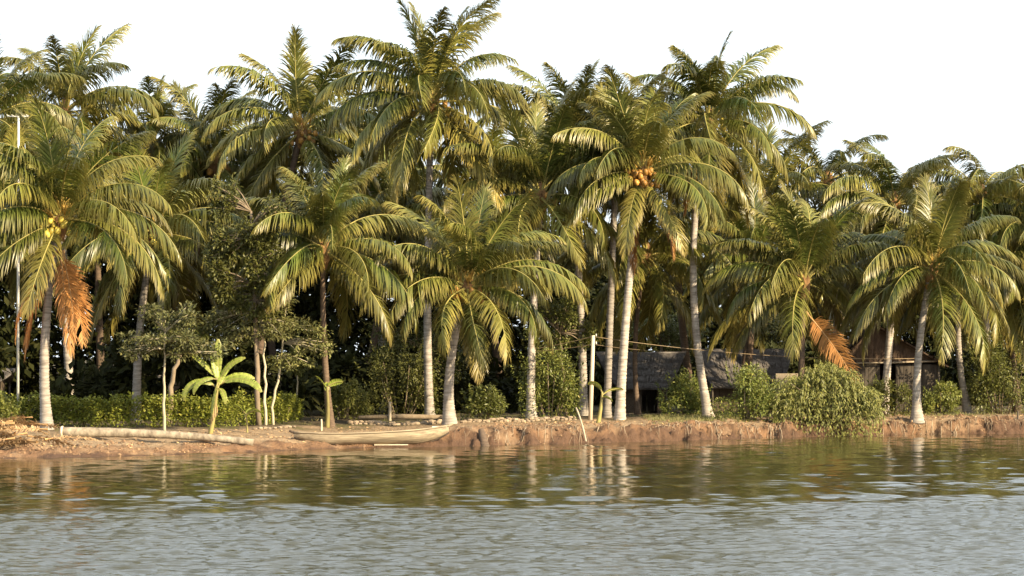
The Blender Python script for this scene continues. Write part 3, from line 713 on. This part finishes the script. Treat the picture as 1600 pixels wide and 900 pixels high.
# ------------------------------------------------------------------ banana plants
def banana_leaf(L, Wd, e0, e1, seed, tear=.32, mat=None, tw=0):
    g = np.random.default_rng(seed); K = 26; t = np.linspace(0, 1, K); ang = np.radians(e0 + (e1 - e0) * t ** 1.3)
    T = np.stack([np.cos(ang), np.zeros(K), np.sin(ang)], -1); P = np.concatenate([[[0, 0, 0]], np.cumsum((T[1:] + T[:-1]) / 2 * L / (K - 1), 0)])
    Nn = np.stack([-np.sin(ang), np.zeros(K), np.cos(ang)], -1)
    Sd = np.array([0, 1.0, 0]) * math.cos(R(tw)) + Nn * math.sin(R(tw)); Nb = Nn * math.cos(R(tw)) - np.array([0, 1.0, 0]) * math.sin(R(tw))
    wd = Wd * np.interp(t, [0, .1, .2, .5, .85, 1], [.04, .06, .7, 1, .8, .25])
    V, q, tint = [], [], []; nv = 0
    for side in (-1, 1):                       # blade in strips that may be torn apart
        for i in range(K - 1):
            gap = .35 if (g.random() < tear and t[i] > .2) else 0
            dz = g.normal(0, .03)
            for jj, ii in ((0, i), (1, i + 1)):
                sh = (P[i + 1] - P[i]) * (gap if jj == 0 else -gap) * .6
                for f, z in ((0, 0), (.5, .10), (1, -.02 - .12 * g.random())):
                    V.append(P[ii] + Sd[ii] * side * wd[ii] * f + Nb[ii] * wd[ii] * (z + dz * f) + (sh if f else 0) * f)
                    tint.append((max(0, t[ii] - .85) * 2 + (.08 if f == 1 else 0), .5 + .25 * math.sin(i * 2.1) * (f > 0), 0))
            a = nv
            q += [(a, a + 1, a + 4, a + 3), (a + 1, a + 2, a + 5, a + 4)] if side > 0 else [(a, a + 3, a + 4, a + 1), (a + 1, a + 4, a + 5, a + 2)]
            nv += 6
    qm = [0] * len(q)
    k = 5; r = np.linspace(.032, .006, K)
    for i in range(K):
        for j in range(k):
            th = 2 * math.pi * j / k; V.append(P[i] + (np.array([0, 1, 0]) * math.cos(th) + Nn[i] * math.sin(th)) * r[i] - Nn[i] * r[i] * .7); tint.append((.1, .9, 0))
    for i in range(K - 1):
        for j in range(k): q.append((nv + i * k + j, nv + i * k + (j + 1) % k, nv + (i + 1) * k + (j + 1) % k, nv + (i + 1) * k + j)); qm.append(1)
    return mesh_np('banana_leaf', V, q, None, [mat or M_bleaf, M_bstem], True, tint, qm)

def banana_plant(name, label, base, top, spec, r=.1, seed=0, skirt=True, group='banana plants on the bank'):
    b = on_ground(*base); t = at(top[0], top[1], b[1]) - b
    root = thing(name, label, 'banana plant', b, group)
    p = bez((0, 0, -.1), t * .5 + np.array([.03, 0, 0]), t)
    link('stem', MB().tube(p, np.linspace(r * 1.25, r * .55, 14), 10, True, 1, .06, seed).mesh('stem', [M_bstem]), root)
    for i, (az, L, W, e0, e1, roll) in enumerate(spec):
        link('banana_leaf', banana_leaf(L, W, e0, e1, seed * 20 + i, tw=roll), root, t + np.array([0, -.02 * i, -.10 * (i % 4)]), (0, 0, R(az)))
    if skirt:
        for i in range(5):
            a = 200 + 35 * i
            link('dry_leaf', banana_leaf(.42, .035, -80, -89, seed * 20 + 12 + i, .3, M_hay), root, t * (.35 + .06 * i) + np.array([math.cos(R(a)), math.sin(R(a)), 0]) * r * .8, (0, 0, R(a)), 1)
    return root
banana_plant('banana_plant', 'bright yellow-green banana plant with broad leaves in front of the hedge', (328, 678), (341, 592), [
    (100, 1.35, .14, 89, 82, 0), (352, 1.3, .13, 66, 8, 60), (345, 1.75, .145, 30, -60, 60), (192, 1.6, .13, 38, -100, -60),
    (172, 1.3, .11, 50, 30, -55), (140, 1.0, .14, 80, 62, -20), (12, 1.35, .12, 40, -30, 55), (300, .9, .10, -5, -88, 25), (205, 1.15, .10, 12, -90, -50),
    (250, 1.3, .07, -55, -89, 20), (215, 1.2, .05, -70, -89, 0), (60, 1.0, .12, 66, 20, 30)], .07, 1)
banana_plant('banana_sapling', 'small pale banana sapling beside the right end of the fallen log', (386, 676), (383, 645), [(150, .55, .12, 50, 0, 30), (330, 1.0, .1, 45, -75, -40), (60, .5, .1, 70, 20, 0)], .03, 2, False)
banana_plant('banana_stump', 'thin banana stem with torn yellow leaf standing beside the boat', (511, 668), (511, 604), [(0, .62, .13, 38, -12, -70), (140, .75, .14, 55, 20, 40), (100, .4, .1, 70, 60, 0)], .075, 3, False)
banana_plant('banana_stump', 'young banana stem with drooping leaf at the foot of the power pole', (934, 661), (941, 612), [(165, .7, .12, 70, -30, 50), (20, .9, .1, 35, -20, -40), (330, .5, .1, 10, -60, -40)], .07, 4, False)

# ------------------------------------------------------------------ beached boat
def boat():
    a = on_ground(470, 694); c = on_ground(690, 688)
    ang = R(16); mid = (a + c) / 2 + np.array([0, .35, 0])
    Lb = 238 * mid[1] / FPX / 2 / math.cos(R(16))
    root = thing('wooden_boat', 'long weathered wooden boat drawn up on the mud bank', 'boat', (mid[0], mid[1], gz(mid[0], mid[1]) - .03), None, ang)
    root.rotation_euler = (R(-9), R(-1.2), ang)
    N = 33; t = np.linspace(-1, 1, N)
    beam = .52 * np.clip(1 - np.abs(t) ** 2.7, 0, 1) ** .8 + .03
    sheer = .38 + .19 * np.abs(t) ** 2.6 + .04 * t
    keel = .0 + .40 * np.clip((np.abs(t) - .5) / .5, 0, 1) ** 2.0
    x = t * Lb
    def pt(i, v, side, off=0):                                    # v 0 keel .. 1 gunwale
        y = beam[i] * (math.sin(min(1, v * 1.05) * math.pi / 2) ** .75) + off
        return (x[i], side * y, keel[i] + (sheer[i] - keel[i]) * (v ** 1.5) * .98 + 0)
    cuts = [0, .36, .60, .83, 1.0]
    for side in (-1, 1):
        for sidx in range(4):
            v0, v1 = cuts[sidx], cuts[sidx + 1] + .02; th = .028; V = []; q = []
            for i in range(N):
                o0, o1 = .005, .0
                A = np.array(pt(i, v0, side, o0)); B = np.array(pt(i, (v0 + v1) / 2, side, (o0 + o1) / 2)); Cc = np.array(pt(i, min(v1, 1), side, o1))
                for p in (A, B, Cc): V.append(p)
                for p in (Cc, B, A): V.append(p - np.array([0, side * th, 0]) + np.array([0, 0, .012]))
            for i in range(N - 1):
                for j in range(6): q.append((i * 6 + j, i * 6 + (j + 1) % 6, (i + 1) * 6 + (j + 1) % 6, (i + 1) * 6 + j))
            link('strake', mesh_np('strake', V, q, None, [M_board], False), root)
        gp = np.array([pt(i, 1, side, .02) for i in range(N)]) + (0, 0, .015)
        link('gunwale', MB().tube(gp, .028, 6).mesh('gunwale', [M_board]), root)
    link('keel', MB().tube([(x[i], 0, keel[i] - .015) for i in range(N)], .035, 6).mesh('keel', [M_dark]), root)
    fl = [(x[i], 0, keel[i] + .10) for i in range(5, N - 5)]
    V = []; q = []
    for j, i in enumerate(range(4, N - 4)):
        V += [(x[i], -beam[i] * .6, keel[i] + .12), (x[i], beam[i] * .6, keel[i] + .12)]
        if j: q.append((2 * j - 2, 2 * j - 1, 2 * j + 1, 2 * j))
    link('floor_boards', mesh_np('floor_boards', V, q, None, [M_board]), root)
    for tx in (-.55, -.15, .3, .62):
        i = int((tx + 1) / 2 * (N - 1)); link('thwart', MB().box((x[i], 0, sheer[i] - .08), (.2, beam[i] * 1.9, .035)).mesh('thwart', [M_board], False), root)
    for i, e in ((0, -1), (N - 1, 1)):
        link('stem_post', MB().tube([(x[i] - e * .25, 0, keel[i] - .05), (x[i] - e * .02, 0, sheer[i]), (x[i] + e * .16, 0, sheer[i] + .07)], [.05, .05, .035], 6).mesh('stem_post', [M_board if e > 0 else M_dark]), root)  # left post gets the dark wood: shade of that end put into its colour
    link('end_deck', MB().box((x[-3] - .02, 0, sheer[-3] + .03), (.5, .3, .03)).mesh('end_deck', [M_metal], False), root)
boat()

def post(name, label, cat, base, top, r, mat, dy=0, k=8, name_part=None, jit=.05, group=None):
    b = on_ground(*base); t = at(top[0], top[1], b[1] + dy) - b
    p = bez((0, 0, -.25), t * .5 + np.array([.01, 0, 0]), t, 8)
    o = link(name, MB().tube(p, np.linspace(r, r * .8, 8), k, True, 1, jit, int(base[0])).mesh(name, [mat]), None, b)
    return tag(o, label, cat, group)
post('wooden_stake', 'short white stake standing behind the left end of the boat', 'stake', (502, 673), (502, 655), .035, M_pole)
post('leaning_stick', 'bent pale stick leaning from the water edge against the bank', 'stick', (918, 693), (900, 637), .035, M_pole, dy=.5)
post('post', 'short pale fence post in the shade behind the path', 'post', (609, 657), (609, 628), .06, M_pole, group='short posts behind the path')
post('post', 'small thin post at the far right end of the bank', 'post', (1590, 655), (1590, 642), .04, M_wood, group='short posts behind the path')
o = link('plank', MB().box((0, 0, .03), (1.15, .12, .03), Matrix.Rotation(R(8), 3, 'Z')).mesh('plank', [M_pole], False), None, on_ground(611, 697)); tag(o, 'thin white plank lying in front of the boat', 'plank')

# fallen palm trunk on the mud
pa, pb = on_ground(96, 686), on_ground(396, 697)
pa[2] += .20; pb[2] += .10; pm = (pa + pb) / 2 + np.array([0.2, .1, .09])
fl = thing('fallen_palm_log', 'long grey fallen palm trunk lying on the bank in front of the hedge', 'log', pa)
link('trunk', trunk_mesh(bez(pa, pm, pb, 20) - pa, .185, .13, 1.05, 9, rough_mat('log_bark', (.14, .11, .08), (.40, .34, .25), 2.2, .9, (2.5, 1.5, 1.5), .8, .03), .5), fl)
link('cut_end', MB().tube([(-.02, 0, 0), (.05, 0, 0)], [.19, .205], 12).mesh('cut_end', [M_pole]), fl)
b = on_ground(754, 690)
st = link('tree_stump', trunk_mesh([(.10, -.25, -.3), (0, 0, .16), (-.05, .2, .36)], .13, .11, 2.0, 4, M_trunkd, .09), None, b); tag(st, 'brown rooted stump sticking out of the eroded bank', 'stump')

# heap of dry fronds at the left edge
b = on_ground(22, 700); hp = thing('dry_frond_heap', 'heap of dry brown palm fronds at the left edge of the bank', 'frond heap', b)
r_ = random.Random(3)
for i in range(40):
    x = r_.uniform(-1.7, .9); y = r_.uniform(-.7, 2.9); z = gz(b[0] + x, b[1] + y) - b[2] + .12 + .6 * max(0, 1 - abs(x + .4) / 1.6) * r_.random() + (.25 if y > 1.2 else 0)
    link('dry_frond', FR_HAY[i % 3], hp, (x, y, z), (r_.uniform(-.4, .4), r_.uniform(-.05, .25), R(r_.choice([180, 190, 200, 170, 150, 20, 215]) + r_.uniform(-20, 20))), r_.uniform(.35, .6))

# ------------------------------------------------------------------ edging stones along the back of the path
def stone_mesh(seed):
    g = np.random.default_rng(seed); k = 8; V = []; q = []; t = []
    for r, z in ((.85, -.5), (1, -.1), (.92, .3), (.5, .52)):
        for j in range(k):
            a = 2 * math.pi * j / k; V.append((r * math.cos(a) * g.uniform(.8, 1.1), r * math.sin(a) * g.uniform(.8, 1.1), z + g.uniform(-.08, .08)))
    for i in range(3):
        for j in range(k): q.append((i * k + j, i * k + (j + 1) % k, (i + 1) * k + (j + 1) % k, (i + 1) * k + j))
    V.append((0, 0, .56))
    for j in range(k): t.append((4 * k, 3 * k + j, 3 * k + (j + 1) % k))
    return mesh_np('stone', V, q, t, [M_stone], False)
STONES = [stone_mesh(k) for k in range(6)]
def edging(label, p0, p1, n, seed, rows=1):
    a = on_ground(*p0); c = on_ground(*p1); root = thing('stone_edging', label, 'stone edging', a, 'rows of stones along the path'); g = random.Random(seed)
    for rw in range(rows):
        for i in range(n):
            f = (i + g.uniform(.25, .75)) / n; p = a + (c - a) * f + np.array([0, rw * .28 + g.uniform(-.06, .06), 0]); p[2] = gz(p[0], p[1])
            s = g.uniform(.05, .14); link('stone', STONES[g.randrange(6)], root, p - a + np.array([0, 0, s * .35 + rw * .06]), (0, 0, g.uniform(0, 6)), (s * g.uniform(1, 1.5), s, s * .8))
edging('row of pale stones along the path between low full palm and power pole', (722, 661), (900, 656), 26, 1, 2)
edging('row of stones and earth behind the beached boat', (545, 664), (690, 661), 20, 2, 2)
edging('pale stones lining the bank left of the boat', (395, 672), (462, 668), 9, 3)
b = on_ground(560, 657); c = on_ground(700, 656)
o = link('timber_edge', MB().tube([(0, 0, .1), (c - b) * .5 + (0, 0, .13), c - b + (0, 0, .1)], [.09, .1, .08], 8, True, 1, .08, 3).mesh('timber_edge', [M_bark]), None, b); tag(o, 'low brown timber lying behind the stones and the boat', 'timber')

# scattered litter, clods and grass: nobody could count these
def scatter(n, seed, s0, s1, x0=-24, x1=27):
    g = np.random.default_rng(seed); x = g.uniform(x0, x1, n); s = g.uniform(s0, s1, n); y = yw(x) + s * KD; return g, x, y, ground_z(x, y)
g, x, y, z = scatter(5200, 51, .25, 4.5); keep = (vnoise(x * .8, y * .8, 33) > .05) | (x < -9); x, y, z = x[keep], y[keep], z[keep]
m = len(x); o = link('leaf_litter', leaf_mesh('leaf_litter', np.stack([x, y, z + .015], 1), np.stack([g.normal(0, 1, m), g.normal(0, 1, m), np.full(m, .15)], 1), .11, .05, 8, M_litter, spread=.2, old=.4)); tag(o, 'dry leaves scattered over the mud bank', 'leaf litter', None, 'stuff')
g, x, y, z = scatter(6500, 52, .0, 2.2)
keep = vnoise(x * .9, y * .9, 35) > -.15; x, y, z = x[keep], y[keep], z[keep]
V = []; F = []; T3 = []; bs = np.array([(1, 0, 0), (.3, .95, 0), (-.8, .6, 0), (-.8, -.6, 0), (.3, -.95, 0)])
for i in range(len(x)):
    s = .02 + .075 * g.random() ** 3; nv = len(V); h = g.uniform(.5, 1)
    for p in bs: V.append((x[i] + p[0] * s * g.uniform(.7, 1.2), y[i] + p[1] * s * g.uniform(.7, 1.2), z[i] - .01))
    for p in bs: V.append((x[i] + p[0] * s * .6, y[i] + p[1] * s * .6, z[i] + s * h * .8))
    V.append((x[i], y[i], z[i] + s * h))
    for j in range(5): F.append((nv + j, nv + (j + 1) % 5, nv + 5 + (j + 1) % 5, nv + 5 + j)); T3.append((nv + 10, nv + 5 + j, nv + 5 + (j + 1) % 5))
M_clod = rough_mat('clod', (.11, .062, .035), (.29, .185, .105), 2.3, .95)
o = link('earth_clods', mesh_np('earth_clods', V, F, T3, [M_clod], False)); tag(o, 'small clods of earth on the crumbling bank', 'earth clods', None, 'stuff')

rt = MB(); g = np.random.default_rng(58)
for i in range(260):
    x = g.uniform(-2, 27); y = float(yw(x)) + KD * g.uniform(.25, .75); p = np.array([x, y, gz(x, y) + .01]); q_ = [p]
    for k in range(5):
        x += g.normal(0, .05); y -= KD * g.uniform(.05, .16); q_.append(np.array([x, y, max(-.05, gz(x, y) + .025)]))
    rt.tube(q_, np.linspace(.018, .004, 6) * g.uniform(.5, 1.3), 4)
o = link('hanging_roots', rt.mesh('hanging_roots', [M_bark])); tag(o, 'thin roots hanging down the face of the eroded bank', 'roots', None, 'stuff')
P = []; D = []; g = np.random.default_rng(53)
for i in range(700):
    kx = g.random()
    if kx < .5: x = g.uniform(5.2, 9.2); s = g.uniform(1.2, 6)
    elif kx < .7: x = g.uniform(-24, 27); s = g.uniform(5, 10)
    else: x = g.uniform(12, 26); s = g.uniform(1.5, 7)
    y = float(yw(x)) + s * KD; p = np.array([x, y, gz(x, y)]); m = 12
    P.append(p + g.normal(0, .07, (m, 3)) * (1, 1, 0)); D.append(np.stack([g.normal(0, .45, m), g.normal(0, .45, m), np.ones(m)], 1))
o = link('grass', leaf_mesh('grass', np.concatenate(P), np.concatenate(D), .17, .018, 9, M_grass, spread=.15, old=.3)); tag(o, 'short grass tufts on the bank and under the trees', 'grass', None, 'stuff')

# ------------------------------------------------------------------ huts
def thatch_course(w0a, w0b, w1a, w1b, seed, mat, n=70):
    """one shaggy course: from upper line (w0a-w0b) to lower line (w1a-w1b)"""
    g = np.random.default_rng(seed); V = []; q = []
    w0a, w0b, w1a, w1b = map(np.asarray, (w0a, w0b, w1a, w1b))
    nrm = np.cross(w0b - w0a, w1a - w0a); nrm = nrm / np.linalg.norm(nrm); nrm = nrm if nrm[2] > 0 else -nrm
    for i in range(n):
        f = (i + g.uniform(-.4, .4)) / n; df = .75 / n * g.uniform(.8, 1.4)
        lo = g.uniform(.9, 1.22); f2 = f + g.normal(0, .012); lift = nrm * g.uniform(.0, .06)
        for ff, gg in ((f - df, f2 - df * .8), (f + df, f2 + df * .8)):
            ff, gg = np.clip(ff, 0, 1), np.clip(gg, 0, 1)
            A = w0a + (w0b - w0a) * ff; B = w1a + (w1b - w1a) * gg; V += [A + nrm * .03, A + (B - A) * lo + nrm * .05 + lift]
        a = 4 * i; q.append((a, a + 2, a + 3, a + 1))
    # solid backing slab
    a = len(V); V += [w0a, w0b, w1b, w1a, w0a - nrm * .06, w0b - nrm * .06, w1b - nrm * .06, w1a - nrm * .06]
    q += [(a, a + 1, a + 2, a + 3), (a + 7, a + 6, a + 5, a + 4), (a, a + 4, a + 5, a + 1), (a + 3, a + 2, a + 6, a + 7), (a, a + 3, a + 7, a + 4), (a + 1, a + 5, a + 6, a + 2)]
    return mesh_np('thatch_course', V, q, None, [mat], False)

def hut_long(label, px0, px1, yr, ye, depth, seed, wallmat, prow=1.0):
    """ridge along x, prow gables: the ridge is longer than the eaves"""
    depth = dep((px0 + px1) / 2, depth)
    A = at(px0, yr, depth); B = at(px1, yr, depth); c = (A + B) / 2; zg = gz(c[0], c[1]); b = np.array([c[0], c[1], zg])
    root = thing('thatched_hut', label, 'hut', b, 'huts under the palms')
    L = B[0] - A[0]; zr = A[2] - zg; run = 1.9; ze = at(px0, ye, depth - run)[2] - zg; h = L / 2; he = h - prow
    roof = link('roof', MB().tube([(-h, 0, zr), (0, 0, zr - .02), (h, 0, zr)], .07, 6, True, 1, .15, seed).mesh('roof', [M_thatch]), root)
    nC = 5
    for sgn in (-1, 1):
        for i in range(nC):
            f0, f1 = i / nC, (i + 1.12) / nC
            def P(f, e): return np.array([e * (h + (he - h) * f), sgn * run * f, zr + (ze - zr) * f - .10 * math.sin(math.pi * min(f, 1)) + (nC - i) * .004])
            link('thatch_course', thatch_course(P(f0, -1), P(f0, 1), P(f1, -1), P(f1, 1), seed * 10 + i + (5 if sgn > 0 else 0), M_thatch, int(L * 20)), roof)
    wy, wx = run * .62, he * .92; hz_ = ze + .25
    for sgn in (-1, 1):
        n = max(6, int(2 * wx / .28))
        for i in range(n):
            xx = -wx + (i + .5) * 2 * wx / n
            if sgn < 0 and abs(i - n * .55) < 1.2: continue
            link('wall_panel', MB().box((xx, sgn * wy, hz_ / 2), (2 * wx / n - .015, .03, hz_), None, .006, seed * 100 + i).mesh('wall_panel', [wallmat], False), root)
        link('end_wall', MB().box((sgn * wx, 0, hz_ / 2), (.03, 2 * wy - .05, hz_)).mesh('end_wall', [wallmat], False), root)
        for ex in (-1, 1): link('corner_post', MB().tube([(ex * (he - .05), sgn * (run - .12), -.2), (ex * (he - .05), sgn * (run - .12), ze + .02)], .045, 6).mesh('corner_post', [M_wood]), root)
hut_long('grey thatched hut with swept eave behind the two pale tall trunks', 930, 1072, 552, 606, 72.5, 1, M_wall, .9)
hut_long('longer grey thatched hut behind the bushes right of the white curved trunk', 1082, 1240, 547, 604, 74.5, 2, M_wall, .7)
hut_long('thatch roofed shelter at the left edge behind the hedge', -130, 24, 578, 597, 64, 3, M_wall, .5)
b = at(1233, 600, dep(1233, 71)); b[2] = gz(b[0], b[1])
o = link('wall_screen', MB().box((0, 0, .85), (1.1, .05, 1.75), None, .03, 5).mesh('wall_screen', [M_pole], False), None, b, (0, 0, R(-18))); tag(o, 'pale board screen at the right end of the longer thatched hut', 'screen')

def hut_gable():
    hd = dep(1380, 72); L = at(1308, 566, hd); Rr = at(1470, 566, hd); pk = at(1366, 506, hd); c = (L + Rr) / 2; zg = gz(c[0], c[1]); b = np.array([c[0], hd, zg])
    root = thing('plank_hut', 'brown gabled plank hut behind the ringed palm trunk', 'hut', b, 'huts under the palms')
    l = L - b; r = Rr - b; p = pk - b; D = np.array([0, 4.0, 0]); ov = np.array([0, -.35, 0])
    roof = link('roof', MB().tube([p + ov, p + D / 2, p + D], .07, 6).mesh('roof', [M_thatchb]), root)
    for e, (q0) in enumerate((l, r)):
        q0 = q0 + (q0 - p) * .08
        for i in range(5):
            f0, f1 = i / 5, (i + 1.1) / 5; A = p + (q0 - p) * f0; B = p + (q0 - p) * f1
            link('thatch_course', thatch_course(A + ov, A + D, B + ov, B + D, 900 + i + 10 * e, M_thatchb, 70), roof)
    n = 17                                                     # gable filled with overlapping palm leaf strips
    for i in range(n):
        f = (i + .5) / n; x = l[0] + .1 + (r[0] - l[0] - .2) * f
        zt = (l[2] + (p[2] - l[2]) * (x - l[0]) / (p[0] - l[0])) if x < p[0] else (r[2] + (p[2] - r[2]) * (r[0] - x) / (r[0] - p[0]))
        hh = zt - l[2] - .02
        if hh > .1: link('gable_strip', MB().box((x, .01 * (i % 2), l[2] + hh / 2), ((r[0] - l[0]) / n + .02, .02, hh), None, .012, i).mesh('gable_strip', [M_thatchb], False), root)
    link('beam', MB().tube([(l[0] + .1, -.12, l[2] - .05), (0, -.14, l[2] - .02), (r[0] - .2, -.12, l[2] + .05)], .04, 6).mesh('beam', [M_pole]), root)
    n = 24; w0, w1 = l[0] + .35, r[0] - .1
    for i in range(n):
        x = w0 + (w1 - w0) * (i + .5) / n; px = 800 + (x + b[0]) / hd * FPX
        if 1378 < px < 1398: continue
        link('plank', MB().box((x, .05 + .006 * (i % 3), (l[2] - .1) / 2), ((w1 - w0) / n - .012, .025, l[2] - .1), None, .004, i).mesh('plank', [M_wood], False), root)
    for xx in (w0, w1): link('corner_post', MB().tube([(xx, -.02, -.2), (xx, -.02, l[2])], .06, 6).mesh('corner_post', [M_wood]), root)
    for xx in (w0, w1): link('side_wall', MB().box((xx, 2, (l[2]) / 2), (.03, 3.85, l[2] - .03)).mesh('side_wall', [M_wall], False), root)
    link('rear_wall', MB().box(((w0 + w1) / 2, 3.95, l[2] / 2), (w1 - w0, .03, l[2])).mesh('rear_wall', [M_wall], False), root)
hut_gable()

# ------------------------------------------------------------------ pole, wires, mast
b = on_ground(922, 656); tpx = at(927, 524, b[1])
pole = thing('power_pole', 'plain pale wooden power pole carrying two wires', 'pole', b)
link('shaft', MB().tube([(0, 0, -.3), (tpx - b) * .5, tpx - b], [.085, .08, .07], 10, True, 1, .04, 3).mesh('shaft', [M_pole]), pole)
for dz in (.06, .36):
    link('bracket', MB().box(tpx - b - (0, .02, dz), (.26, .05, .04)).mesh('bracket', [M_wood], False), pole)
    link('insulator', MB().tube([tpx - b - (-.11, .02, dz - .02), tpx - b - (-.11, .02, dz - .12)], [.03, .022], 8).mesh('insulator', [M_metal]), pole)
def wire(label, p0, p1, sag=.25, r=.011):
    u = np.linspace(0, 1, 24)[:, None]; p = p0 + (p1 - p0) * u; p[:, 2] -= 4 * sag * (u * (1 - u))[:, 0]
    o = link('overhead_wire', MB().tube(p - p0, r, 5).mesh('overhead_wire', [M_wire]), None, p0); tag(o, label, 'wire', 'overhead wires of the power pole')
wire('upper wire running left from the power pole top', tpx - (.1, .02, .06), at(836, 545, b[1] + 1), .03)
wire('lower wire running left from the power pole', tpx - (.1, .02, .36), at(836, 549, b[1] + 1), .03)
wire('long upper wire running right from the power pole across both huts', tpx + (.1, -.02, -.06), at(1432, 560, dep(1432, 69)), .28)
wire('lower wire running right from the power pole to the grey hut', tpx + (.1, -.02, -.36), at(1075, 549, dep(1075, 70)), .08)
md = dep(28, 59); b = at(28, 640, md); b[2] = gz(b[0], b[1]); t = at(29, 182, md) - b
mast = thing('antenna_mast', 'thin white antenna mast at the left edge rising through the fronds', 'mast', b)
link('shaft', MB().tube([(0, 0, -.3), t * .5, t], [.05, .045, .04], 8).mesh('shaft', [M_metal]), mast)
link('crossbar', MB().tube([t - (.40, 0, 0), t + (.36, 0, 0)], .018, 6).mesh('crossbar', [M_metal]), mast)
for k in range(5): link('element', MB().tube([t + (-.36 + .17 * k, -.3, .03), t + (-.36 + .17 * k, .3, .03)], .014, 5).mesh('element', [M_metal]), mast)
